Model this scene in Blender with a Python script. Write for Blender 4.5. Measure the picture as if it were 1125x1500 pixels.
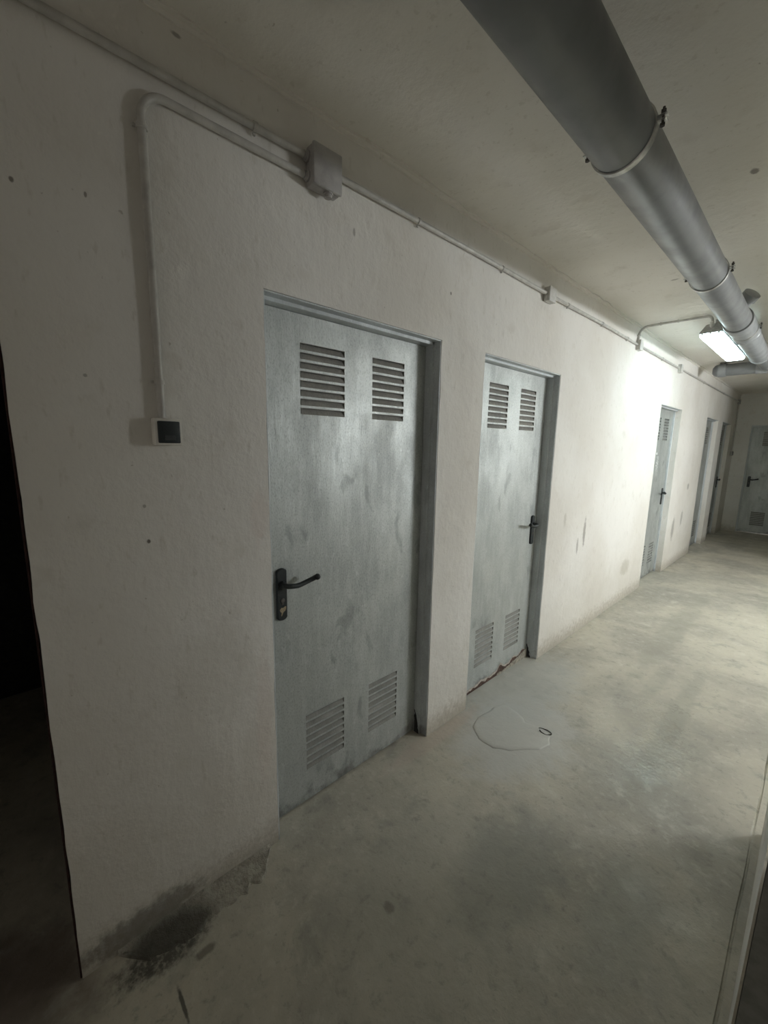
import bpy, bmesh, math, random
from mathutils import Vector, Matrix, noise
for o in list(bpy.data.objects):
    bpy.data.objects.remove(o)
C = bpy.context.scene.collection
sc = bpy.context.scene
rnd = random.Random(7)

# ------------------------------------------------------------ camera, world, exposure
CAM = Vector((1.26417, 0.0, 1.54424))
YAW, PITCH, ROLL, FPX = math.radians(47.2303), math.radians(-9.41506), math.radians(1.02915), 594.086
fwd = Vector((-math.sin(YAW) * math.cos(PITCH), math.cos(YAW) * math.cos(PITCH), math.sin(PITCH)))
rgt = Vector((math.cos(YAW), math.sin(YAW), 0))
upv = rgt.cross(fwd)
r_ = math.cos(ROLL) * rgt + math.sin(ROLL) * upv
u_ = -math.sin(ROLL) * rgt + math.cos(ROLL) * upv
cd = bpy.data.cameras.new('camera')
cam = bpy.data.objects.new('camera', cd)
C.objects.link(cam)
cam.matrix_world = Matrix(((r_.x, u_.x, -fwd.x, CAM.x), (r_.y, u_.y, -fwd.y, CAM.y), (r_.z, u_.z, -fwd.z, CAM.z), (0, 0, 0, 1)))
cd.sensor_fit = 'VERTICAL'
cd.sensor_height = 36.0
cd.lens = FPX / 1500.0 * 36.0
cd.clip_start = 0.01
sc.camera = cam

W = bpy.data.worlds.new('world')
sc.world = W
W.use_nodes = True
W.node_tree.nodes['Background'].inputs[0].default_value = (1.0, 0.93, 0.83, 1)
W.node_tree.nodes['Background'].inputs[1].default_value = 0.25

LAMP_STRENGTH = 10.0
FILL_STRENGTH = 98.0  # strength of the unseen lamp added to brighten the foreground
sc.view_settings.view_transform = 'Standard'
sc.view_settings.look = 'None'
sc.view_settings.exposure = 0.5
sc.view_settings.gamma = 1.0
sc.view_settings.use_curve_mapping = False
sc.cycles.max_bounces = 16
sc.cycles.diffuse_bounces = 12
sc.cycles.glossy_bounces = 4

# ------------------------------------------------------------ node material helpers
class NT:
    def __init__(s, name):
        s.m = bpy.data.materials.new(name)
        s.m.use_nodes = True
        s.t = s.m.node_tree
        s.b = s.t.nodes['Principled BSDF']
        s.co = s.t.nodes.new('ShaderNodeTexCoord').outputs['Object']
    def n(s, ty, **kw):
        x = s.t.nodes.new(ty)
        for k, v in kw.items():
            setattr(x, k, v)
        return x
    def put(s, sock, v):
        if isinstance(v, (int, float)):
            sock.default_value = v
        elif isinstance(v, tuple):
            sock.default_value = v if len(v) != 3 or sock.type == 'VECTOR' else v + (1,)
        else:
            s.t.links.new(v, sock)
    def math(s, op, a, b=None, clamp=False):
        x = s.n('ShaderNodeMath', operation=op, use_clamp=clamp)
        s.put(x.inputs[0], a)
        if b is not None:
            s.put(x.inputs[1], b)
        return x.outputs[0]
    def map(s, scale=(1, 1, 1), loc=(0, 0, 0), co=None):
        x = s.n('ShaderNodeMapping')
        s.put(x.inputs['Vector'], co or s.co)
        x.inputs['Scale'].default_value = scale
        x.inputs['Location'].default_value = loc
        return x.outputs[0]
    def noise(s, scale, detail=4, rough=.55, co=None, dist=0.0):
        x = s.n('ShaderNodeTexNoise')
        s.put(x.inputs['Vector'], co or s.co)
        x.inputs['Scale'].default_value = scale
        x.inputs['Detail'].default_value = detail
        x.inputs['Roughness'].default_value = rough
        x.inputs['Distortion'].default_value = dist
        return x.outputs['Fac']
    def ramp(s, fac, lo, hi, a=0.0, b=1.0, smooth=True):
        x = s.n('ShaderNodeMapRange', interpolation_type='SMOOTHSTEP' if smooth else 'LINEAR')
        s.put(x.inputs['Value'], fac)
        x.inputs['From Min'].default_value = lo
        x.inputs['From Max'].default_value = hi
        x.inputs['To Min'].default_value = a
        x.inputs['To Max'].default_value = b
        return x.outputs['Result']
    def mix(s, fac, a, b, mode='MIX'):
        x = s.n('ShaderNodeMix', data_type='RGBA', blend_type=mode)
        s.put(x.inputs['Factor'], fac)
        s.put(x.inputs['A'], a) if False else s.put(x.inputs[6], a)
        s.put(x.inputs[7], b)
        return x.outputs[2]
    def xyz(s):
        x = s.n('ShaderNodeSeparateXYZ')
        s.put(x.inputs[0], s.co)
        return x.outputs
    def spot(s, c, r, wob=None, soft=.35):
        """soft spot mask of elliptical radius r about c, ragged by the noise WOB"""
        mp = s.n('ShaderNodeMapping')
        s.put(mp.inputs['Vector'], s.co)
        mp.inputs['Scale'].default_value = tuple(1 / v for v in r)
        mp.inputs['Location'].default_value = tuple(-a / v for a, v in zip(c, r))
        ln = s.n('ShaderNodeVectorMath', operation='LENGTH')
        s.put(ln.inputs[0], mp.outputs[0])
        d = ln.outputs['Value']
        if wob is not None:
            d = s.math('ADD', d, s.math('MULTIPLY', s.math('SUBTRACT', wob, .5), 1.3))
        return s.ramp(d, 1 - soft, 1 + soft, 1, 0)
    def bump(s, h, strength, dist=.01, chain=None):
        x = s.n('ShaderNodeBump')
        s.put(x.inputs['Height'], h)
        x.inputs['Strength'].default_value = strength
        x.inputs['Distance'].default_value = dist
        if chain is not None:
            s.put(x.inputs['Normal'], chain)
        return x.outputs[0]
    def done(s, color, rough, metal=0.0, normal=None, spec=None):
        s.put(s.b.inputs['Base Color'], color)
        s.put(s.b.inputs['Roughness'], rough)
        s.put(s.b.inputs['Metallic'], metal)
        if spec is not None:
            s.put(s.b.inputs['Specular IOR Level'], spec)
        if normal is not None:
            s.put(s.b.inputs['Normal'], normal)
        return s.m

def plaster(name, dirt=True, marks=(), base=(.755, .735, .70), base2=(.69, .662, .615)):
    t = NT(name)
    big = t.noise(1.3, 3, .5)
    med = t.noise(7, 5, .6)
    stro = t.noise(30, 4, .6, co=t.map((1, 1, .45)))
    fine = t.noise(140, 3, .6)
    col = t.mix(t.ramp(big, .38, .66), base, base2)
    col = t.mix(t.ramp(med, .56, .76, 0, .45), col, (.58, .545, .485))
    col = t.mix(t.ramp(t.noise(38, 3, .6, co=t.map((1, 1, .35))), .60, .72, 0, .35), col, (.52, .485, .42))
    speck = t.noise(55, 2, .5)
    col = t.mix(t.ramp(speck, .72, .80, 0, .55), col, (.33, .29, .24))
    rag = t.noise(34, 4, .65)
    if dirt:
        z = t.xyz()[2]
        zz = t.math('ADD', z, t.math('MULTIPLY', t.math('SUBTRACT', rag, .5), .22))
        col = t.mix(t.ramp(zz, .0, .16, .75, 0), col, (.27, .235, .18))
        zz2 = t.math('ADD', z, t.math('MULTIPLY', t.math('SUBTRACT', med, .5), .7))
        col = t.mix(t.ramp(zz2, .1, .75, .35, 0), col, (.46, .43, .36))
    for c, r, k, cc in marks:
        col = t.mix(t.math('MULTIPLY', t.spot(c, r, rag), k), col, cc)
    n1 = t.bump(big, .35, .05)
    n1 = t.bump(t.ramp(med, .35, .7), .22, .012, n1)
    n2 = t.bump(stro, .23, .007, n1)
    n3 = t.bump(fine, .15, .003, n2)
    return t.done(col, .82, 0, n3, .3)

DK = (.12, .10, .085)
wall_marks = [
    ((0, .270, 1.264), (.2, .005, .006), .9, DK), ((0, .266, 1.364), (.2, .004, .005), .5, DK),
    ((0, .064, 2.092), (.2, .004, .006), .8, DK), ((0, .195, 2.112), (.2, .003, .006), .7, DK),
    ((0, .42, 2.561), (.2, .012, .006), .6, DK), ((0, 1.558, 2.229), (.2, .005, .007), .7, DK),
    ((0, .16, 1.70), (.2, .004, .004), .5, DK), ((0, 1.0, 2.30), (.2, .006, .014), .5, DK),
    ((0, 3.379, .871), (.2, .022, .11), .75, (.30, .28, .25)), ((0, 3.269, .775), (.2, .016, .06), .6, (.30, .28, .25)),
    ((0, 6.335, .519), (.2, .06, .14), .7, (.33, .32, .29)), ((0, 6.75, .62), (.2, .05, .10), .6, (.33, .32, .29)),
    ((0, 6.9, 1.05), (.2, .05, .04), .7, (.33, .32, .29)), ((0, 4.55, .35), (.2, .12, .08), .5, (.40, .37, .31)),
    ((0, .60, 1.30), (.2, .03, .09), .2, (.62, .48, .42)), ((0, .595, .55), (.2, .03, .25), .2, (.62, .50, .45)),
    ((0, .45, .80), (.2, .14, .16), .14, (.42, .39, .32)), ((0, 3.0, 1.02), (.2, .02, .05), .4, (.4, .37, .31)),
    ((0, .18, .05), (.2, .16, .05), .6, (.12, .11, .09)),
]
M = {}
M['wall'] = plaster('wall plaster', True, wall_marks)
M['wall2'] = plaster('other wall plaster', True, (), (.75, .75, .73), (.68, .675, .65))
M['ceil'] = plaster('ceiling plaster', False, [((1.02, 2.36, 2.6), (.02, .05, .2), .8, DK), ((.93, 2.2, 2.6), (.012, .02, .2), .7, DK), ((.46, 3.2, 2.6), (.02, .012, .2), .5, DK)], (.76, .737, .69), (.71, .685, .63))

def floor_mat(name):
    t = NT(name)
    big = t.noise(1.6, 4, .55, dist=.4)
    med = t.noise(6.5, 5, .6, dist=.3)
    fine = t.noise(60, 4, .65)
    rag = t.noise(9, 5, .62)
    col = t.mix(t.ramp(big, .34, .66), (.50, .468, .385), (.345, .325, .275))
    col = t.mix(t.ramp(med, .55, .75, 0, .55), col, (.60, .585, .50))
    col = t.mix(t.ramp(med, .44, .30, 0, .5), col, (.27, .265, .23))
    mid = t.noise(22, 5, .68, dist=.3)
    col = t.mix(t.ramp(mid, .52, .68, 0, .38), col, (.56, .545, .47))
    col = t.mix(t.ramp(mid, .46, .30, 0, .5), col, (.22, .21, .18))
    col = t.mix(t.ramp(fine, .58, .76, 0, .5), col, (.20, .19, .16))
    rag2 = t.noise(42, 5, .65)
    G = (.44, .45, .43)
    for c, r, k, cc in [
        ((.66, 1.24, 0), (.15, .30, .3), .42, (.21, .215, .20)), ((.55, .95, 0), (.35, .40, .3), .30, (.26, .26, .23)),
        ((.30, 1.90, 0), (.26, .38, .3), .75, (.50, .50, .475)), ((.12, 2.35, 0), (.25, .5, .3), .6, G),
        ((.085, .215, 0), (.055, .13, .3), .85, (.029, .027, .021)), ((.06, .33, 0), (.03, .06, .3), .7, (.07, .06, .045)),
        ((.17, .30, 0), (.014, .030, .3), .6, (.07, .065, .05)),
        ((.25, .21, 0), (.045, .005, .3), .8, (.04, .035, .03)),
        ((.03, 1.55, 0), (.05, .35, .3), .45, (.50, .42, .36)),
        ((.86, 2.70, 0), (.05, .75, .3), .40, (.27, .265, .22)), ((.55, 4.2, 0), (.09, 1.2, .3), .5, (.30, .29, .24)),
        ((.68, 3.05, 0), (.05, .25, .3), .35, (.30, .29, .24)), ((.60, 6.4, 0), (.35, .25, .3), .3, (.30, .29, .25)),
        ((1.0, 1.35, 0), (.10, .25, .3), .35, (.30, .31, .27)), ((.46, .80, 0), (.02, .015, .3), .5, (.12, .11, .09)),
        ((-.05, -.30, 0), (.25, .35, .3), .6, (.09, .05, .04))]:
        col = t.mix(t.math('MULTIPLY', t.spot(c, r, rag2 if min(r) < .06 else rag), t.ramp(fine, .34, .56, k * .45, k) if cc[0] < .03 else k), col, cc)
    wear = t.spot((.76, 2.40, 0), (.26, .42, .4), rag, .6)
    ro = t.ramp(t.math('ADD', med, t.math('MULTIPLY', t.math('SUBTRACT', fine, .5), .35)), .35, .7, .62, .40)
    ro = t.math('SUBTRACT', ro, t.math('MULTIPLY', wear, t.ramp(mid, .35, .6, .22, .42)))
    n1 = t.bump(med, .16, .02)
    n1 = t.bump(mid, .28, .006, n1)
    n2 = t.bump(fine, .3, .004, n1)
    return t.done(col, ro, 0, n2, .5)
M['floor'] = floor_mat('worn concrete floor')

def galvanised(name, base, dark, ro=.5, metal=.55, smears=True):
    t = NT(name)
    rn = t.n('ShaderNodeObjectInfo').outputs['Random']
    v = t.n('ShaderNodeVectorMath', operation='ADD')
    t.put(v.inputs[0], t.co)
    cx = t.n('ShaderNodeCombineXYZ')
    t.put(cx.inputs[1], t.math('MULTIPLY', rn, 9.0))
    t.put(v.inputs[1], cx.outputs[0])
    co = v.outputs[0]
    brush = t.noise(26, 5, .65, co=t.map((1, 1, .16), co=co))
    mott = t.noise(5, 5, .62, co=t.map((1, 1, .55), co=co))
    fine = t.noise(190, 2, .6, co=t.map((1, 1, .6), co=co))
    col = t.mix(t.ramp(mott, .35, .68), base, tuple(c * .80 for c in base))
    col = t.mix(t.ramp(brush, .40, .72, 0, .38), col, tuple(min(1, c * 1.22) for c in base))
    col = t.mix(t.ramp(fine, .45, .75, 0, .42), col, dark)
    col = t.mix(t.ramp(t.noise(60, 3, .7, co=t.map((1, 1, .5), co=co)), .58, .72, 0, .30), col, tuple(min(1, c * 1.45) for c in base))
    if smears:
        sm = t.noise(9, 4, .55, co=t.map((1, 1, .42), (0, 3.1, 1.7), co=co), dist=.6)
        col = t.mix(t.ramp(sm, .61, .70, 0, .42), col, dark)
        z = t.xyz()[2]
        zz = t.math('ADD', z, t.math('MULTIPLY', t.math('SUBTRACT', t.noise(14, 4, .6, co=co), .5), .34))
        col = t.mix(t.ramp(zz, -.02, .07, .5, 0), col, (.09, .08, .07))
    n = t.bump(brush, .12, .01)
    n = t.bump(fine, .10, .003, n)
    return t.done(col, t.ramp(mott, .3, .7, ro - .06, ro + .10), metal, n)
M['leaf'] = galvanised('galvanised sheet', (.50, .525, .51), (.17, .18, .175))
M['slat'] = galvanised('darker galvanised louvre', (.34, .332, .305), (.16, .15, .135), .6, .35, False)  # louvre tone set darker than the leaf sheet
M['slat_low'] = galvanised('darkest galvanised louvre', (.235, .232, .212), (.12, .115, .10), .65, .2, False)  # lower louvre rows set darker still
M['frame'] = galvanised('grey painted steel frame', (.60, .635, .65), (.36, .38, .40), .5, .25)

def plain(name, col, ro=.5, metal=0.0, nscale=30, amt=.25, bump=.1, spec=None):
    t = NT(name)
    a = t.noise(nscale, 4, .6)
    c = t.mix(t.ramp(a, .35, .7, 0, 1), col, tuple(v * (1 - amt) for v in col))
    return t.done(c, t.ramp(a, .3, .7, ro - .05, ro + .08), metal, t.bump(a, bump, .004), spec)
M['pvc'] = plain('grey pvc', (.19, .198, .203), .36, 0, 7, .16, .05)
M['pvc_light'] = plain('grey pvc socket', (.25, .26, .265), .38, 0, 9, .14, .05)
M['steel'] = plain('zinc steel', (.55, .55, .53), .36, .8, 40, .3)
M['rusty'] = plain('dull dark bolt', (.12, .11, .10), .6, .4, 60, .4)
M['conduit'] = plain('grey conduit', (.52, .505, .475), .36, 0, 22, .2, .02)
M['box'] = plain('grey box plastic', (.40, .385, .375), .5, 0, 26, .2, .08)
M['boxl'] = plain('pale box plastic', (.62, .61, .58), .5, 0, 26, .2, .08)
M['black'] = plain('black handle plastic', (.022, .027, .028), .42, 0, 50, .3, .1)
M['brass'] = plain('worn tan brass', (.42, .34, .22), .5, .2, 80, .4)
M['rocker'] = plain('dark rocker plastic', (.028, .036, .040), .38, 0, 40, .2, .05)
M['rocker_l'] = plain('rocker label window', (.06, .067, .072), .4, 0, 40, .2, .05)
M['lampbody'] = plain('lamp housing', (.42, .42, .41), .5, 0, 30, .2)
M['rust'] = plain('rusted sheet edge', (.105, .060, .045), .85, 0, 45, .6, .5)
M['chip'] = plain('flaked pale edge', (.50, .45, .40), .8, 0, 60, .35, .4)
M['mortar'] = plain('rough mortar', (.36, .335, .275), .9, 0, 40, .5, .8)
M['crack'] = plain('dark crack', (.34, .325, .285), .9, 0, 40, .4, .4)
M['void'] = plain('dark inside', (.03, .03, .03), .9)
M['brick'] = plain('chipped red brick', (.035, .012, .010), .9, 0, 50, .5, .5)
M['white'] = plain('white marker', (.86, .88, .86), .6)
M['wire'] = plain('dark wire', (.06, .055, .045), .55, .3)
te = NT('lit diffuser')
te.put(te.b.inputs['Base Color'], (.9, .92, .92))
te.put(te.b.inputs['Emission Color'], (.74, 1.0, 1.03))
te.put(te.b.inputs['Emission Strength'], LAMP_STRENGTH)
M['glow'] = te.m
te = NT('lit diffuser of the added fill lamp')
te.put(te.b.inputs['Base Color'], (.9, .92, .92))
te.put(te.b.inputs['Emission Color'], (.95, .985, 1.0))
te.put(te.b.inputs['Emission Strength'], FILL_STRENGTH)
M['glow_fill'] = te.m

# ------------------------------------------------------------ mesh helpers
def link(name, bm, mat, parent=None, smooth=False, sharp=None):
    me = bpy.data.meshes.new(name)
    bmesh.ops.recalc_face_normals(bm, faces=bm.faces)
    if smooth:
        for f in bm.faces:
            f.smooth = True
        for e in bm.edges:
            if len(e.link_faces) == 2 and e.calc_face_angle(0) > (sharp or .7):
                e.smooth = False
    bm.to_mesh(me)
    bm.free()
    for m in (mat if isinstance(mat, (list, tuple)) else [mat]):
        me.materials.append(m)
    o = bpy.data.objects.new(name, me)
    C.objects.link(o)
    o.parent = parent
    return o

def empty(name, loc=(0, 0, 0), rz=0.0):
    o = bpy.data.objects.new(name, None)
    o.empty_display_size = .1
    C.objects.link(o)
    o.location = loc
    o.rotation_euler = (0, 0, rz)
    return o

def tag(o, label=None, cat=None, group=None, kind=None):
    for k, v in (('label', label), ('category', cat), ('group', group), ('kind', kind)):
        if v:
            o[k] = v
    return o

def box(bm, a, b, bev=0.0, seg=2):
    g = bmesh.ops.create_cube(bm, size=1)
    vs = g['verts']
    for v in vs:
        v.co = Vector([a[i] if v.co[i] < 0 else b[i] for i in range(3)])
    if bev:
        es = list({e for v in vs for e in v.link_edges})
        bmesh.ops.bevel(bm, geom=es, offset=bev, segments=seg, affect='EDGES', profile=.5)
    return bm

def tube(bm, pts, rad, seg=12, caps=True):
    """tube through pts with one radius or a radius per point"""
    pts = [Vector(p) for p in pts]
    rs = rad if isinstance(rad, (list, tuple)) else [rad] * len(pts)
    rings = []
    nrm = None
    for i, p in enumerate(pts):
        t = (pts[min(i + 1, len(pts) - 1)] - pts[max(i - 1, 0)]).normalized()
        if nrm is None:
            nrm = t.orthogonal().normalized()
        else:
            nrm = (nrm - t * nrm.dot(t)).normalized()
        b = t.cross(nrm)
        rings.append([bm.verts.new(p + (nrm * math.cos(2 * math.pi * k / seg) + b * math.sin(2 * math.pi * k / seg)) * rs[i]) for k in range(seg)])
    for a, b in zip(rings, rings[1:]):
        for k in range(seg):
            bm.faces.new((a[k], a[(k + 1) % seg], b[(k + 1) % seg], b[k]))
    if caps:
        bm.faces.new(rings[0][::-1])
        bm.faces.new(rings[-1])
    return bm

def arc(c, r, a0, a1, ax1, ax2, n=8):
    c, ax1, ax2 = Vector(c), Vector(ax1), Vector(ax2)
    return [c + ax1 * (r * math.cos(a0 + (a1 - a0) * i / n)) + ax2 * (r * math.sin(a0 + (a1 - a0) * i / n)) for i in range(n + 1)]

def NEW():
    return bmesh.new()

# ------------------------------------------------------------ the room
HC = 2.598
Y_END, Y_BACK = 10.25, -2.2
XR, YR = 1.2828, 1.0
DH, DW = 2.02, .874
D_LEFT = [.638, 1.860, 5.130, 7.520, 8.790]
OPEN = [(a, a + DW, DH) for a in D_LEFT] + [(-.93, .0133, 2.10)]

def lines(lo, hi, step, extra):
    n = max(1, round((hi - lo) / step))
    v = [lo + (hi - lo) * i / n for i in range(n + 1)]
    v = [x for x in v if all(abs(x - e) > step * .4 for e in extra)] + [e for e in extra if lo <= e <= hi] 
    for e in (lo, hi):
        if all(abs(e - x) > 1e-6 for x in v):
            v.append(e)
    return sorted(v)

def wall_mesh(name, lo, hi, openings, fn, mat, depth, step=.05):
    """plastered wall: a gently uneven face pierced by openings, with the returns of each opening. fn(s, z, d) places it."""
    ss = lines(lo, hi, step, sorted({e for o in openings for e in o[:2]}))
    zs = lines(0, HC, step, sorted({o[2] for o in openings}))
    bm = NEW()
    vv = {}
    def inside(s, z):
        return any(a < s < b and z < t for a, b, t in openings)
    def edge(s, z):
        return any((abs(s - a) < 1e-5 or abs(s - b) < 1e-5) and z <= t + 1e-5 or (a - 1e-5 <= s <= b + 1e-5 and abs(z - t) < 1e-5) for a, b, t in openings)
    def V(i, j, d=0.0):
        k = (i, j, d)
        if k not in vv:
            s, z = ss[i], zs[j]
            dis = 0.0
            if d == 0.0:
                dis = .007 * noise.noise(Vector((s * 1.3, z * 1.3, 4.2))) + .0025 * noise.noise(Vector((s * 6, z * 5, 1.2)))
                if edge(s, z):
                    dis *= .4
                    s += .0030 * noise.noise(Vector((s * 3, z * 9, 7.7))) + .0015 * noise.noise(Vector((s * 3, z * 31, 2.7)))
            vv[k] = bm.verts.new(fn(s, z, dis - d))
        return vv[k]
    for i in range(len(ss) - 1):
        for j in range(len(zs) - 1):
            if inside((ss[i] + ss[i + 1]) / 2, (zs[j] + zs[j + 1]) / 2):
                continue
            bm.faces.new((V(i, j), V(i + 1, j), V(i + 1, j + 1), V(i, j + 1)))
    for a, b, t in openings:
        ia, ib, jt = ss.index(a), ss.index(b), zs.index(t)
        for j in range(jt):
            for i in (ia, ib):
                bm.faces.new((V(i, j), V(i, j + 1), V(i, j + 1, depth), V(i, j, depth)))
        for i in range(ia, ib):
            bm.faces.new((V(i, jt), V(i + 1, jt), V(i + 1, jt, depth), V(i, jt, depth)))
    return link(name, bm, mat, None, True, .6)

def S(o, label):
    return tag(o, label, None, None, 'structure')

wl = S(wall_mesh('wall_left', Y_BACK, Y_END, OPEN, lambda s, z, d: Vector((d, s, z)), M['wall'], .125), 'long off-white plastered corridor wall holding the row of grey metal doors')
S(wall_mesh('wall_far', -.01, 1.46, [(.2185, .2185 + DW, DH)], lambda s, z, d: Vector((s, Y_END - d, z)), M['wall2'], .125), 'shaded plaster wall closing the far end of the corridor')
S(wall_mesh('wall_right', YR, Y_END, [(2.12, 7.40, 2.32)], lambda s, z, d: Vector((XR - d * .3, s, z)), M['wall2'], .15), 'plastered corridor wall opposite the row of doors')  # opening is added; its edges shape the spill of the fill lamp
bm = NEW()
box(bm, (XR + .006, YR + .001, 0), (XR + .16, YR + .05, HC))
S(link('trim_1', bm, plain('shade-darkened plaster end', (.24, .245, .225), .7)), 'shadowed plaster end of the opposite wall nearest the viewer')  # dark grey puts the shade of the wall end into its colour
bm = NEW()
box(bm, (XR + .16, YR + .001, 0), (2.4, YR + .12, HC))
box(bm, (2.4, Y_BACK, 0), (2.5, YR + .12, HC))
S(link('wall_side', bm, M['wall2']), 'plain plaster wall of the passage beside the viewer')
# unseen side passage opposite the doors, added to hold the fill lamp
bm = NEW()
box(bm, (3.30, 1.95, 0), (3.40, 7.6, HC))
box(bm, (XR + .16, 2.02, 0), (3.30, 2.12, HC))
box(bm, (XR + .16, 7.40, 0), (3.30, 7.50, HC))
S(link('wall_added_passage', bm, M['wall2']), 'plain plaster walls of the unseen passage added for the fill lamp')
# unlit room beyond the left opening, its darkness put into black walls
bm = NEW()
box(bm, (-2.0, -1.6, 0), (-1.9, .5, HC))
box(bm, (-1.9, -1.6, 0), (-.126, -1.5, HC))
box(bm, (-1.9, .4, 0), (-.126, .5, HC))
S(link('wall_inner', bm, M['void']), 'walls of the unlit room past the open doorway, coloured black for its darkness')

# ceiling, with an uneven skim line along the wall
bm = NEW()
xs = lines(-2.0, 3.6, .09, [])
ys = lines(Y_BACK - .1, Y_END + .13, .11, [])
G = [[bm.verts.new((x, y, HC + .006 * noise.noise(Vector((x * 1.7, y * 1.4, 9))) + .002 * noise.noise(Vector((x * 7, y * 6, 3))))) for y in ys] for x in xs]
for i in range(len(xs) - 1):
    for j in range(len(ys) - 1):
        bm.faces.new((G[i][j], G[i + 1][j], G[i + 1][j + 1], G[i][j + 1]))
S(link('ceiling', bm, M['ceil'], None, True), 'uneven painted ceiling of the corridor')
bm = NEW()
prev = None
for i in range(240):
    y = Y_BACK + (Y_END - Y_BACK) * i / 239
    a = .016 + .010 * noise.noise(Vector((y * 2.3, 1, 1))) + .006 * noise.noise(Vector((y * 9, 4, 1)))
    b = .020 + .014 * noise.noise(Vector((y * 2.0, 7, 2))) + .007 * noise.noise(Vector((y * 10, 5, 3)))
    cur = [bm.verts.new(p) for p in ((-.01, y, HC - a), (.007, y, HC - a), (b * .45, y, HC - a * .40), (b, y, HC - .006), (b, y, HC + .01))]
    if prev:
        for k in range(4):
            bm.faces.new((prev[k], prev[k + 1], cur[k + 1], cur[k]))
    prev = cur
S(link('trim_2', bm, M['ceil'], None, True), 'ragged skim of plaster where the door wall meets the ceiling')

# floor with a broken groove beside the right wall
bm = NEW()
xs = lines(-2.0, 3.6, .06, [1.2500, 1.2535, 1.2560, 1.2605, 1.2630, 1.2665])
ys = lines(Y_BACK - .1, Y_END + .13, .07, [])
def fz(x, y):
    z = .005 * noise.noise(Vector((x * 1.8, y * 1.5, 0))) + .0018 * noise.noise(Vector((x * 8, y * 7, 5)))
    k = max(0, min(1, x / .12)) if x > 0 else 0
    z *= .25 + .75 * k
    if 1.2535 < x < 1.2630 and y > .3:
        k = .55 + 1.1 * noise.noise(Vector((y * 3.1, 0, 2)))
        z -= .011 * max(0, min(1, k))
    return z
G = [[bm.verts.new((x + (.0022 * noise.noise(Vector((y * 4, 3, 3))) if 1.25 <= x <= 1.267 else 0), y, fz(x, y))) for y in ys] for x in xs]
for i in range(len(xs) - 1):
    for j in range(len(ys) - 1):
        bm.faces.new((G[i][j], G[i + 1][j], G[i + 1][j + 1], G[i][j + 1]))
floor = S(link('floor', bm, M['floor'], None, True), 'worn stained concrete floor of the corridor')

# pieces of the floor: mortar strip at the wall foot, ridges round the patch
bm = NEW()
prev = None
for i in range(60):
    y = .10 + .50 * i / 59
    w = .095 + .03 * noise.noise(Vector((y * 9, 1, 0))) + .022 * noise.noise(Vector((y * 40, 1, 0)))
    w *= min(1, (i + .2) / 8, (59.2 - i) / 8)
    h = .005 + .006 * noise.noise(Vector((y * 22, 2, 0)))
    cur = [bm.verts.new(p) for p in ((-.01, y, h + .016), (.012 + w * .12, y, h + .006), (w * .55, y, h * .7 + .004 * noise.noise(Vector((y * 50, 5, 2)))), (w * .92, y, .006), (w + .012, y, -.008))]
    if prev:
        for k in range(4):
            bm.faces.new((prev[k], prev[k + 1], cur[k + 1], cur[k]))
    prev = cur
def mortar_mat():
    t = NT('stained mortar')
    rag = t.noise(24, 5, .65)
    f = t.noise(90, 3, .6)
    col = t.mix(t.ramp(rag, .4, .65), (.36, .34, .285), (.24, .225, .19))
    col = t.mix(t.ramp(f, .6, .75, 0, .6), col, (.10, .09, .07))
    col = t.mix(t.math('MULTIPLY', t.spot((.07, .22, 0), (.07, .125, .3), rag), .82), col, (.04, .037, .028))
    return t.done(col, .9, 0, t.bump(f, .7, .006, t.bump(rag, .8, .02)))
M['mortarstain'] = mortar_mat()
tag(link('mortar_strip', bm, M['mortarstain'], floor, True), 'crumbling mortar strip blackened at its near end')
# raised cement patch before the second door
bm = NEW()
out = [(.095, 1.847), (.101, 1.994), (.136, 2.073), (.225, 2.062), (.297, 2.012), (.36, 2.045), (.43, 2.035), (.472, 1.955), (.449, 1.88), (.36, 1.764), (.279, 1.701), (.19, 1.705), (.12, 1.76)]
loop = []
for p, q in zip(out, out[1:] + out[:1]):
    for k in range(6):
        v = Vector((p[0] + (q[0] - p[0]) * k / 6, p[1] + (q[1] - p[1]) * k / 6, 0))
        loop.append(v + Vector((.012 * noise.noise(v * 16), .012 * noise.noise(v * 16 + Vector((5, 5, 5))), 0)))
cen = Vector((.27, 1.89, 0))
rings = []
for f, z in ((1.03, -.006), (1.0, .0015), (.96, .0040), (.86, .0048), (.55, .0052), (.2, .0050)):
    rings.append([bm.verts.new((cen + (v - cen) * f).to_tuple()[:2] + (fz(*(cen + (v - cen) * f).to_tuple()[:2]) + z + (.0008 * noise.noise(v * 40) if z > 0 else 0),)) for v in loop])
n = len(loop)
for p, q in zip(rings, rings[1:]):
    for k in range(n):
        bm.faces.new((p[k], p[(k + 1) % n], q[(k + 1) % n], q[k]))
bm.faces.new(rings[-1])
tag(link('cement_patch', bm, M['floor'], floor, True), 'raised smoother cement patch')

# ------------------------------------------------------------ metal doors
SL = [(.179, .379), (.526, .714)]               # the two louvre columns along the leaf
TOPZ = [1.903 - .0327 * k for k in range(8)]
BOTZ = [.412 - .0331 * k for k in range(8)]
SLOT_H = .0235
LX = -.080                                       # face of the leaf behind the wall face

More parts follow.
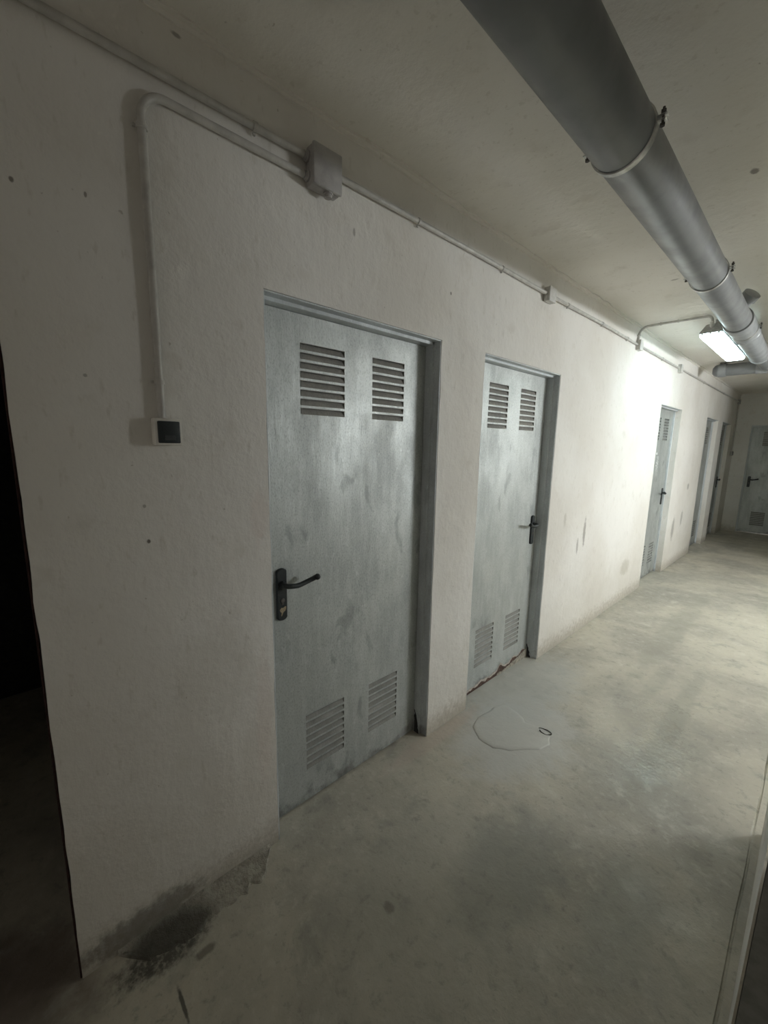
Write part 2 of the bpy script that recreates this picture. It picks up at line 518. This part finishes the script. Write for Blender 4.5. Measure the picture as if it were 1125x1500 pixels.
def leaf_bm():
    bm = NEW()
    s0, s1, z0, z1 = .0195, DW - .0195, .010, DH - .0205
    slots = [(a, b, z - SLOT_H, z) for a, b in SL for z in TOPZ + BOTZ]
    ss = sorted({s0, s1} | {v for a, b in SL for v in (a, b)})
    zs = sorted({z0, z1} | {v for z in TOPZ + BOTZ for v in (z - SLOT_H, z)} | {.7, 1.0, 1.3})
    vv = {}
    def V(s, z, x=LX):
        k = (round(s, 5), round(z, 5), x)
        if k not in vv:
            dz = 0
            vv[k] = bm.verts.new((x + (.0022 * noise.noise(Vector((s * 3, z * 2, 3))) if x == LX else 0), s, z))
        return vv[k]
    for a, b in zip(ss, ss[1:]):
        for c, d in zip(zs, zs[1:]):
            if any(p - 1e-6 <= a and b <= q + 1e-6 and e - 1e-6 <= c and d <= f + 1e-6 for p, q, e, f in slots):
                continue
            bm.faces.new((V(a, c), V(b, c), V(b, d), V(a, d)))
    xb = LX - .038
    for a, b in zip(ss, ss[1:]):
        for z in (z0, z1):
            bm.faces.new((V(a, z), V(b, z), V(b, z, xb), V(a, z, xb)))
    for c, d in zip(zs, zs[1:]):
        for s in (s0, s1):
            bm.faces.new((V(s, c), V(s, d), V(s, d, xb), V(s, c, xb)))
        for a, b in zip(ss, ss[1:]):
            bm.faces.new((V(a, c, xb), V(a, d, xb), V(b, d, xb), V(b, c, xb)))
    return bm

def slat_bm(w):
    """one louvre pressed into the sheet: flush at the foot, deep under the upper lip, closed at both ends"""
    bm = NEW()
    D, r = .0100, .004
    prof = [(.0004, -SLOT_H), (-.0010, -SLOT_H + .003), (-D * .92, -.0035), (-D, -.0020)]
    L = [bm.verts.new((x, r * 0 if i == 0 else .0012, z)) for i, (x, z) in enumerate(prof)]
    R = [bm.verts.new((x, w if i == 0 else w - .0012, z)) for i, (x, z) in enumerate(prof)]
    for i in range(3):
        bm.faces.new((L[i], R[i], R[i + 1], L[i + 1]))
    for E, y in ((L, 0.0), (R, w)):
        top = bm.verts.new((.0004, y, -.0008))
        bm.faces.new((E[0], E[1], E[2], top))
        bm.faces.new((E[2], E[3], top))
    # the rolled upper lip
    l = [bm.verts.new(p) for p in ((.0012, 0, .0006), (.0012, w, .0006), (.0008, 0, -.0016), (.0008, w, -.0016), (-.002, 0, -.0016), (-.002, w, -.0016))]
    bm.faces.new((l[0], l[1], l[3], l[2]))
    bm.faces.new((l[2], l[3], l[5], l[4]))
    return bm

def frame_bm(deep=False):
    bm = NEW()
    t1, t2 = .0055, .0180
    top = DH - .0005
    e = .0005
    for s0, sg in ((e, 1), (DW - e, -1)):
        def bx(t, xa, xb, zt):
            a, b = sorted((s0, s0 + sg * t))
            box(bm, (xa, a, .0), (xb, b, zt), .0012, 1)
        if deep:
            bx(t2, -.1220, -.0600, top)
            continue
        bx(t1, -.0400, -.0030, top)
        bx(t2, -.1220, -.0385, top)
        bx(.0085, -.050, -.036, top)
    box(bm, (-.0400, e, top - t1), (-.0030, DW - e, top), .0012, 1)
    box(bm, (-.1220, e, top - t2), (-.0385, DW - e, top), .0012, 1)
    return bm

def plate_bm():
    bm = NEW()
    prof = []
    for i in range(25):
        a = math.pi * i / 24
        prof.append((-.021 * math.cos(a), .090 + .013 * math.sin(a)))
    full = prof + [(-x, -z) for x, z in prof]
    f0 = [bm.verts.new((0, y, z)) for y, z in full]
    f1 = [bm.verts.new((.009, y, z)) for y, z in full]
    f2 = [bm.verts.new((.0125, y * .86, z * .97)) for y, z in full]
    n = len(full)
    for a, b in ((f0, f1), (f1, f2)):
        for k in range(n):
            bm.faces.new((a[k], a[(k + 1) % n], b[(k + 1) % n], b[k]))
    bm.faces.new(f2)
    bm.faces.new(f0[::-1])
    return bm

def lever_bm(sg):
    bm = NEW()
    tube(bm, [(.008, 0, .042), (.024, 0, .042), (.026, 0, .042)], [.0135, .0125, .010], 14)
    pts = [(.024, 0, .042), (.038, 0, .042), (.045, .006, .0415), (.048, .018, .040), (.048, .034, .0375), (.048, .046, .0365),
           (.048, .060, .038), (.048, .080, .0425), (.048, .100, .047), (.050, .113, .051), (.054, .122, .0555), (.060, .126, .058)]
    rr = [.0095, .0095, .0095, .0098, .0098, .0098, .0096, .0094, .0094, .0098, .0105, .0095]
    tube(bm, [(x, y * sg, z) for x, y, z in pts], rr, 12)
    g = bmesh.ops.create_uvsphere(bm, u_segments=12, v_segments=8, radius=.0125)
    for v in g['verts']:
        v.co += Vector((.060, .126 * sg, .058))
    return bm

LEAF = SLATS = FRAME = PLATE = None
protos = {}
def shared(key, name, make, mat, parent, smooth=False, sharp=None):
    if key in protos:
        o = protos[key].copy()
        C.objects.link(o)
        o.name = name
        o.parent = parent
        o.location = (0, 0, 0)
        return o
    protos[key] = link(name, make(), mat, parent, smooth, sharp)
    return protos[key]

def metal_door(k, loc, rz, hand, label, detail=True, handle_z=.975):
    d = empty('door_%d' % k, loc, rz)
    tag(d, label, None, None, 'structure')
    shared('frame%d' % (k in (3, 4, 5)), 'door_frame', lambda: frame_bm(k in (3, 4, 5)), M['frame'], d)
    lf = shared('leaf', 'door_leaf', leaf_bm, M['leaf'], d)
    for (a, b) in SL:
        for z in TOPZ + BOTZ:
            low = z < 1
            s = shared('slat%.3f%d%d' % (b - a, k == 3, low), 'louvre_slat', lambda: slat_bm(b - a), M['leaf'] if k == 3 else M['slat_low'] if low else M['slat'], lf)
            s.location = (LX, a, z)
    if not detail:
        return d, lf, None
    s = .0785 if hand > 0 else DW - .0785
    p = shared('plate', 'door_handle', plate_bm, M['black'], d, True, .5)
    p.location = (LX - .0015, s, handle_z)
    shared('lever%d' % hand, 'lever', lambda: lever_bm(hand), M['black'], p, True, .6)
    def cyl():
        b = NEW()
        tube(b, [(.008, 0, -.022), (.0145, 0, -.022), (.0150, 0, -.022)], [.009, .009, .0075], 14)
        box(b, (.008, -.005, -.040), (.0142, .005, -.022), .002, 1)
        return b
    shared('cyl', 'lock_cylinder', cyl, M['rusty'], p, True, .6)
    return d, lf, p

d1, leaf1, h1 = metal_door(1, (0, D_LEFT[0], 0), 0, 1, 'nearest galvanised door, full width in view, black lever by the wall edge')
d2, leaf2, h2 = metal_door(2, (0, D_LEFT[1], 0), 0, -1, 'galvanised door with a rusted jagged bottom edge, second from the viewer')
d3, leaf3, h3 = metal_door(3, (0, D_LEFT[2], 0), 0, -1, 'narrow-seen metal door beside the lamp with white scribbles')
d4, leaf4, h4 = metal_door(4, (0, D_LEFT[3], 0), 0, 1, 'recessed dark door just before the last one on the long wall', False)
d5, leaf5, h5 = metal_door(5, (0, D_LEFT[4], 0), 0, -1, 'recessed dark door nearest the far corner of the long wall')
d6, leaf6, h6 = metal_door(6, (.2185, Y_END, 0), -math.pi / 2, 1, 'shaded grey metal door in the end wall')
for d in (d6,):
    pass

# worn tan patch on the nearest handle plate
bm = NEW()
pp = [(-.013, -.058), (-.006, -.050), (.001, -.052), (.010, -.047), (.014, -.049), (.013, -.060), (.008, -.066), (.002, -.069), (-.004, -.082), (-.008, -.084), (-.005, -.070), (-.010, -.066)]
a = [bm.verts.new((.0120, y, z)) for y, z in pp]
b = [bm.verts.new((.0134, y, z)) for y, z in pp]
bm.faces.new(b)
for i in range(len(pp)):
    j = (i + 1) % len(pp)
    bm.faces.new((a[i], a[j], b[j], b[i]))
tag(link('worn_patch', bm, M['brass'], h1), 'worn tan patch below the lever')

# rusted, flaking foot of the second door
def jag(name, mat, x, y0, y1, base, top, parent, label, seed, n=60):
    bm = NEW()
    rows = []
    for i in range(n + 1):
        s = y0 + (y1 - y0) * i / n
        lo, hi = base(s), top(s)
        j = .010 * noise.noise(Vector((s * 30, seed, 0))) + .006 * noise.noise(Vector((s * 90, seed, 5)))
        hi = max(lo + .0008, hi + j)
        rows.append([bm.verts.new(p) for p in ((x, s, lo), (x + .0025, s, lo), (x + .0020, s, hi), (x, s, hi + .001))])
    for p, q in zip(rows, rows[1:]):
        for k in range(3):
            bm.faces.new((p[k], p[k + 1], q[k + 1], q[k]))
    o = link(name, bm, mat, parent)
    if label:
        tag(o, label)
    return o
def bump_at(s, c, w, h):
    return h * math.exp(-((s - c) / w) ** 2)
t_top = lambda s: .016 + .014 * s + bump_at(s, .50, .035, .042) + bump_at(s, .27, .02, .014) + bump_at(s, .06, .03, .012) + bump_at(s, .67, .05, .026) + bump_at(s, .80, .05, .035)
jag('flaked_edge', M['chip'], LX + .0012, .03, DW - .022, lambda s: .004, lambda s: t_top(s) + .010 + .006 * s, leaf2, 'pale flaking edge above the rust', 3)
jag('rusted_edge', M['rust'], LX + .0030, .03, DW - .022, lambda s: .003 + (.030 * max(0, (s - .52) / .3)), lambda s: t_top(s) - .001 + .012 * max(0, (s - .5) / .3), leaf2, 'rusted jagged bottom edge', 9)
# grit under it
jag('threshold_dirt', M['mortar'], LX + .0060, .45, DW - .020, lambda s: -.003, lambda s: .010 + .050 * max(0, (s - .55) / .3) + .004, leaf2, 'pale crumbled mortar under the leaf', 21, 40)
# rot holes in the frame feet
for par, hgt in ((d1, .13), (d2, .10), ):
    bm = NEW()
    yy = DW - .0186
    rows = []
    for i in range(14):
        z = .001 + hgt * i / 13
        w = .030 * (1 - (i / 13) ** 1.6) + .008 * noise.noise(Vector((z * 60, 3, hgt * 50)))
        x0 = -.066 + .005 * noise.noise(Vector((z * 50, 8, 1)))
        w = max(.002, w)
        rows.append([bm.verts.new(p) for p in ((x0 - .010, yy, z), (x0 - .010, yy - .002, z), (x0 - .010 + w, yy - .002, z), (x0 - .010 + w, yy, z))])
    for p, q in zip(rows, rows[1:]):
        for k in range(3):
            bm.faces.new((p[k], p[k + 1], q[k + 1], q[k]))
    bm.faces.new(rows[-1])
    tag(link('rot_patch', bm, M['void'], par), 'dark rotted foot of the frame')
# white scribbles on the third door
bm = NEW()
rw = random.Random(3)
def dab(y, z, w, h):
    box(bm, (LX - .0005, y - w / 2, z - h / 2), (LX + .0012, y + w / 2, z + h / 2))
dab(.37, 1.500, .050, .026)
for col in range(2):
    for r in range(9):
        z = 1.46 - col * .03 - r * .020
        y = .42 - col * .135 + rw.uniform(-.012, .012)
        for q in range(3):
            if rw.random() < .72:
                dab(y + (q - 1) * .030 + rw.uniform(-.006, .006), z + rw.uniform(-.003, .003), rw.uniform(.012, .028), rw.uniform(.006, .014))
o = link('white_scribble', bm, M['white'], leaf3)
tag(o, 'white marker scribbles', None, None, 'stuff')
# frame of the unlit opening at the near left
bm = NEW()
box(bm, (-.11, .0080, 0), (-.004, .0125, 2.10), .001, 1)
box(bm, (-.11, -.93, 2.075), (-.001, .0, 2.10), .002, 1)
S(link('trim_3', bm, M['brick']), 'chipped dark red edge of the open unlit doorway')

# ------------------------------------------------------------ conduits, boxes, switch
ZC = 2.440
XC = .0135
RC = .0100
def cond(name, pts, label, clips=(), r=RC):
    root = tag(empty(name, pts[0]), label, 'conduit')
    off = Vector(pts[0])
    bm = NEW()
    tube(bm, [Vector(p) - off for p in pts], r, 14)
    link('tube', bm, M['conduit'], root, True, .9)
    for c, along in clips:
        bm = NEW()
        c = Vector(c) - off
        R0, R1 = r + .0004, r + .0030
        n = 10
        if along == 'y':
            P = lambda rr, a, w: Vector((c.x + rr * math.cos(a), c.y + w, c.z + rr * math.sin(a)))
        elif along == 'z':
            P = lambda rr, a, w: Vector((c.x + rr * math.cos(a), c.y + rr * math.sin(a), c.z + w))
        else:
            P = lambda rr, a, w: Vector((c.x + w, c.y + rr * math.sin(a), c.z - rr * math.cos(a)))
        rows = []
        for i in range(n + 1):
            a = -math.pi * .55 + math.pi * 1.1 * i / n
            rows.append([bm.verts.new(P(rr, a, w)) for rr, w in ((R0, -.006), (R1, -.006), (R1, .006), (R0, .006))])
        for p, q in zip(rows, rows[1:]):
            for k in range(4):
                bm.faces.new((p[k], p[(k + 1) % 4], q[(k + 1) % 4], q[k]))
        # the fixing tab and its nail
        tabc = P(r + .007, -math.pi * .62, 0)
        bmesh.ops.create_cube(bm, size=.007, matrix=Matrix.Translation(tabc))
        link('saddle_clip', bm, M['conduit'], root)
    return root

def jbox(loc, half, depth, name, label, mat, group=None, glands=()):
    root = tag(empty(name, loc), label, 'junction box', group)
    hy, hz = half
    bm = NEW()
    box(bm, (.001, -hy, -hz), (depth * .72, hy, hz), .005, 2)
    link('box_body', bm, mat, root, True, .6)
    bm = NEW()
    box(bm, (depth * .72, -hy - .0015, -hz - .0015), (depth, hy + .0015, hz + .0015), .005, 2)
    lid = link('lid', bm, mat, root, True, .6)
    for g0, ax in glands:
        bm = NEW()
        g0 = Vector(g0)
        ax = Vector(ax)
        tube(bm, [g0 - ax * .001, g0 + ax * .006, g0 + ax * .007, g0 + ax * .015], [.0165, .0165, .0135, .0125], 12)
        link('cable_gland', bm, mat, root, True, .6)
    return root

B1 = (0, .852, 2.418)
jbox(B1, (.054, .058), .052, 'junction_box', 'large grey junction box high above the wall switch', M['box'], None,
     [((XC, -.054, .028), (0, -1, 0)), ((XC, -.054, -.028), (0, -1, 0)), ((XC, .054, .020), (0, 1, 0)), ((.030, .012, -.058), (0, 0, -1))])
B2 = (0, 2.462, ZC - .004)
jbox(B2, (.040, .040), .040, 'junction_box', 'small pale junction box on the wall above the second door', M['boxl'])
B3 = (0, 4.150, ZC - .002)
jbox(B3, (.040, .042), .040, 'junction_box', 'small junction box where the conduit to the lamp rises', M['boxl'])
B4 = (0, 5.60, ZC - .004)
jbox(B4, (.040, .042), .040, 'junction_box', 'small junction box in the brightest light beside the lamp', M['boxl'])
B5 = (0, 9.98, ZC - .004)
jbox(B5, (.040, .040), .040, 'junction_box', 'shaded junction box in the far corner above the last door', M['box'])
cond('conduit', [(XC, -1.6, 2.440), (XC, .10, 2.442), (XC, .782, 2.446)], 'upper grey conduit running in to the large junction box', [((XC, .62, 2.445), 'y')])
yb, zb, rb = .322, 2.389, .060
low = [(XC, yb, 1.604), (XC, yb, 2.0), (XC, yb, zb - rb)] + arc((XC, yb + rb, zb - rb), rb, math.pi, math.pi / 2, (0, 1, 0), (0, 0, 1), 10)[1:] + [(XC, .6, zb), (XC, .782, zb)]
cond('conduit', low, 'bent conduit rising from the dark wall switch', [((XC, yb, 2.305), 'z'), ((XC, yb, 1.70), 'z')])
cond('conduit', [(XC, .922, 2.438), (XC, 1.7, 2.440), (XC, 2.421, ZC)], 'conduit between the large box and the box over the second door', [((XC, 1.32, 2.439), 'y'), ((XC, 1.95, ZC), 'y')])
cond('conduit', [(XC, 2.503, ZC), (XC, 3.3, ZC + .006), (XC, 4.109, ZC)], 'conduit on the bare wall past the second door', [((XC, 2.72, ZC + .001), 'y'), ((XC, 3.30, ZC + .006), 'y'), ((XC, 3.85, ZC + .002), 'y')])
cond('conduit', [(XC, 4.191, ZC), (XC, 5.559, ZC)], 'glaring lit conduit on the wall beside the lamp', [((XC, 4.9, ZC), 'y')])
cond('conduit', [(XC, 5.641, ZC), (XC, 8.0, ZC), (XC, 9.939, ZC)], 'conduit fading in to shade above the two last doors', [((XC, 6.9, ZC), 'y'), ((XC, 8.4, ZC), 'y')])
cy = 4.128
rb = .065
ZT = HC - .017
crise = [(XC, cy, 2.481), (XC, cy, ZT - rb)] + arc((XC + rb, cy, ZT - rb), rb, math.pi, math.pi / 2, (1, 0, 0), (0, 0, 1), 8)[1:] + [(.20, cy, ZT), (.40, cy + .01, ZT), (.475, cy + .02, ZT)] + \
    arc((.475, cy + .02, ZT - .035), .035, math.pi / 2, 0, (1, 0, 0), (0, 0, 1), 6)[1:] + [(.510, cy + .022, ZT - .040)]
cond('conduit', crise, 'conduit crossing the ceiling from the wall to the lit lamp', [((XC, cy, 2.515), 'z'), ((.17, cy, ZT), 'x'), ((.29, cy + .005, ZT), 'x')], .0095)
# switch near the viewer
sw = tag(empty('light_switch', (0, .331, 1.568)), 'surface light switch with a dark rocker, foot of the bent conduit', 'switch')
bm = NEW()
box(bm, (.001, -.035, -.0365), (.034, .035, .0365), .004, 2)
link('switch_housing', bm, plain('off white switch plastic', (.74, .72, .67), .5, 0, 26, .15, .05), sw, True, .6)
bm = NEW()
box(bm, (.032, -.0270, -.0300), (.0375, .0290, .0290), .003, 2)
rk = link('rocker', bm, M['rocker'], sw, True, .6)
bm = NEW()
box(bm, (.0370, -.010, -.022), (.0382, .016, -.009), .0005, 1)
link('label_window', bm, M['rocker_l'], rk)
# far switch by the corner with its drop
cond('conduit', [(XC, 10.0, 2.395), (XC, 10.0, 1.545)], 'thin conduit dropping down the far corner', (), .009)
fs = tag(empty('light_switch', (0, 10.0, 1.50)), 'tiny dark switch in the far corner', 'switch')
bm = NEW()
box(bm, (.001, -.035, -.042), (.04, .035, .042), .004, 1)
link('switch_housing', bm, M['box'], fs, True, .6)
bm = NEW()
box(bm, (.038, -.028, -.034), (.045, .028, .034), .003, 1)
link('rocker', bm, M['rocker'], fs, True, .6)

# ------------------------------------------------------------ lamp
LZ = 2.452
hw, hl = .073, .625
def ring(hx, hy, z, r=.02):
    out = []
    for sx, sy, a0 in ((1, 1, 0), (-1, 1, 90), (-1, -1, 180), (1, -1, 270)):
        for k in range(5):
            a = math.radians(a0 + 90 * k / 4)
            out.append((sx * (hx - r) + r * math.cos(a), sy * (hy - r) + r * math.sin(a), z))
    return out
def loft(bm, rings):
    R = []
    for r in rings:
        r = sorted(r, key=lambda p: math.atan2(p[1] * .12, p[0]))
        R.append([bm.verts.new(p) for p in r])
    n = len(R[0])
    for a, b in zip(R, R[1:]):
        for k in range(n):
            bm.faces.new((a[k], a[(k + 1) % n], b[(k + 1) % n], b[k]))
    bm.faces.new(R[0][::-1])
    bm.faces.new(R[-1])
def tube_lamp(loc, label, glow, cat, gap):
    lamp = tag(empty('tube_lamp', loc), label, cat)
    bm = NEW()
    loft(bm, [ring(hw + .003, hl + .003, .000), ring(hw + .003, hl + .003, .014), ring(hw - .006, hl - .012, .030), ring(hw - .024, hl - .040, .072), ring(hw - .028, hl - .044, .076)])
    link('housing', bm, M['lampbody'], lamp, True, .5)
    bm = NEW()
    loft(bm, [ring(hw - .012, hl - .012, -.028), ring(hw - .004, hl - .004, -.022), ring(hw, hl, -.008), ring(hw, hl, -.0005)])
    link('diffuser', bm, glow, lamp, True, .6)
    for sx in (-1, 0, 1):
        bm = NEW()
        box(bm, (sx * .052 - .006, -hl - .009, -.012), (sx * .052 + .006, -hl - .002, .020), .002, 1)
        link('latch', bm, M['steel'], lamp)
    for sy in (-.45, -.15, .15, .45):
        for sx in (-1, 1):
            bm = NEW()
            a, b = sorted((sx * (hw + .002), sx * (hw + .008)))
            box(bm, (a, sy - .010, -.010), (b, sy + .010, .018), .002, 1)
            link('latch', bm, M['steel'], lamp)
    for sy in (-.4, .4):
        bm = NEW()
        box(bm, (-.016, sy - .015, .075), (.016, sy + .015, gap), .002, 1)
        link('mounting_bracket', bm, M['steel'], lamp)
    return lamp
lamp = tube_lamp((.512, 4.76, LZ), 'lit sealed tube lamp under the ceiling beside the drain pipe', M['glow'], 'lamp', HC - LZ - .002)
side = tube_lamp((3.30 - .10, 4.8, 1.80), 'unseen tube lamp added as fill on the wall of the added passage', M['glow_fill'], 'lamp', .099)  # added out of view to lift the near wall, doors and floor
side.rotation_euler = (0, math.pi / 2, 0)
bm = NEW()
g0 = Vector((.510, cy + .022, ZT - .0415)) - Vector(lamp.location)
g1 = Vector((0, -hl + .030, .045))
tube(bm, [g0, g0 + (g1 - g0) * .35, g0 + (g1 - g0) * .36, g0 + (g1 - g0) * .8, g1], [.013, .013, .016, .016, .012], 12)
link('cable_gland', bm, M['boxl'], lamp, True, .6)

# ------------------------------------------------------------ drain pipe
PX, PZ, PDX, PDZ = .7848, 2.3497, -.0264, .0311
RP = .075
def PC(y):
    return Vector((PX + PDX * (y - 1.4), y, PZ + PDZ * (y - 1.4)))
def lathe_y(bm, prof, seg=40, caps=True):
    tube(bm, [PC(y) for y, r in prof], [r for y, r in prof], seg, caps)
pipe = tag(empty('drain_pipe', PC(-2.4)), 'thick grey drain pipe hung along the corridor ceiling', 'pipe')
def part(name, bm, mat, sharp=.5):
    o = link(name, bm, mat, pipe, True, sharp)
    o.matrix_parent_inverse = Matrix.Translation(-Vector(pipe.location))
    return o
bm = NEW(); lathe_y(bm, [(-2.45, RP), (0, RP), (1.262, RP)]); part('pipe_section', bm, M['pvc'])
bm = NEW(); lathe_y(bm, [(1.258, RP + .0004), (1.262, RP - .001), (2.5, RP - .001), (3.80, RP - .001)]); part('pipe_section', bm, M['pvc'])
bm = NEW(); lathe_y(bm, [(3.735, RP + .002), (3.737, RP + .0085), (3.770, RP + .0105), (3.800, RP + .0105), (3.806, RP + .0075), (3.84, RP + .0075), (3.85, RP + .0105), (3.880, RP + .0105), (3.89, RP + .006), (4.24, RP + .006), (4.25, RP + .0115), (4.272, RP + .0115), (4.28, RP + .004)])
part('pipe_coupling', bm, M['pvc_light'], .35)
bm = NEW(); lathe_y(bm, [(4.20, RP + .003), (5.50, RP + .003), (5.505, RP + .010), (5.535, RP + .012), (5.54, RP + .002), (5.54, .05)]); part('pipe_section', bm, M['pvc_light'], .35)
bm = NEW(); lathe_y(bm, [(5.50, .058), (6.37, .058)]); part('pipe_section', bm, M['pvc'])
# side branch rising at the back of the pipe
bm = NEW()
b0 = PC(3.52)
bd = Vector((.62, -.42, .60)).normalized()
tube(bm, [b0 + bd * .02, b0 + bd * .095, b0 + bd * .096, b0 + bd * .135, b0 + bd * .136], [.042, .040, .048, .048, .040], 28)
part('pipe_branch', bm, M['pvc_light'], .5)

def clamp(y, name, label, R, tilt=0.0):
    c = PC(y)
    root = tag(empty(name, (c.x, y, c.z)), label, 'pipe clamp', 'steel clamps along the drain pipe')
    bm = NEW()
    seg = 48
    rows = []
    for k in range(seg):
        a = 2 * math.pi * k / seg
        rows.append([bm.verts.new((rr * math.cos(a), w, rr * math.sin(a))) for rr, w in ((R + .0008, -.010), (R + .0040, -.0085), (R + .0040, .0085), (R + .0008, .010))])
    for k in range(seg):
        p, q = rows[k], rows[(k + 1) % seg]
        for j in range(4):
            bm.faces.new((p[j], p[(j + 1) % 4], q[(j + 1) % 4], q[j]))
    link('clamp_ring', bm, M['steel'], root, True, .8)
    for sx in (-1, 1):
        bm = NEW()
        for dz in (-.0055, .0045):
            a, b = sorted((sx * (R + .001), sx * (R + .024)))
            box(bm, (a, -.010, dz - .001 + .006), (b, .010, dz + .001 + .006), .0006, 1)
        lug = link('lug', bm, M['steel'], root)
        bm = NEW()
        x = sx * (R + .014)
        tube(bm, [(x, 0, -.012), (x, 0, -.006), (x, 0, -.0059), (x, 0, .018), (x, 0, .0181), (x, 0, .024), (x, 0, .0241), (x, 0, .030)], [.0062, .0062, .0034, .0034, .0062, .0062, .0034, .0034], 6)
        link('bolt', bm, M['rusty'], lug)
    bm = NEW()
    top = HC - c.z + .004
    q = math.sqrt(R * R - .045 ** 2)
    tube(bm, [(-.045, 0, q + .0105), (-.045, 0, q + .020), (-.045, 0, q + .0201), (-.045, 0, top)], [.009, .009, .0045, .0045], 8)
    link('hanger_rod', bm, M['steel'], root)
    return root
clamp(1.272, 'pipe_clamp', 'bright steel clamp on the nearest stretch of pipe', RP)
clamp(2.585, 'pipe_clamp', 'dark steel clamp between the nearest clamp and the lamp', RP)
clamp(4.10, 'pipe_clamp', 'steel clamp around the coupling right beside the lamp', RP + .006)

# cross pipe beyond the lamp
cp = tag(empty('cross_pipe', (.16, 6.50, 2.508)), 'shaded drain pipe crossing the corridor beyond the lamp', 'pipe')
bm = NEW()
R = .070
tube(bm, [(.0, 0, 0), (.018, 0, 0), (.03, 0, 0), (.045, 0, 0), (1.12, 0, 0)], [R * .55, R * .88, R * .97, R, R], 32)
link('pipe_section', bm, M['pvc'], cp, True, .6)
bm = NEW()
tube(bm, [(.055, 0, 0), (.056, 0, 0), (.130, 0, 0), (.131, 0, 0)], [R, R + .008, R + .008, R], 32)
link('end_socket', bm, M['pvc_light'], cp, True, .6)
bm = NEW()
box(bm, (.065, -.045, R - .004), (.118, .045, HC - 2.508 - .001), .004, 1)
link('ceiling_bracket', bm, M['rusty'], cp)
bm = NEW()
tube(bm, [(.40, 0, 0), (.401, 0, 0), (.63, 0, 0), (.631, 0, 0)], [R, R + .007, R + .007, R], 32)
tube(bm, [(.505, -.02, 0), (.505, -.125, 0), (.505, -.126, 0)], [.066, .066, .058], 28)
link('pipe_tee', bm, M['pvc_light'], cp, True, .6)

# ------------------------------------------------------------ loop of wire on the floor
wl_ = tag(empty('wire_loop', (.408, 2.024, 0)), 'small dark loop of wire lying on the cement patch', 'wire')
bm = NEW()
P = []
for i in range(29):
    a = -2.6 + 5.6 * i / 28
    P.append((.032 * math.cos(a) * (1 + .15 * math.sin(3 * a)), .020 * math.sin(a), .0055 + .002 * math.sin(2 * a)))
tube(bm, P, .0032, 8)
link('strand', bm, M['wire'], wl_, True)
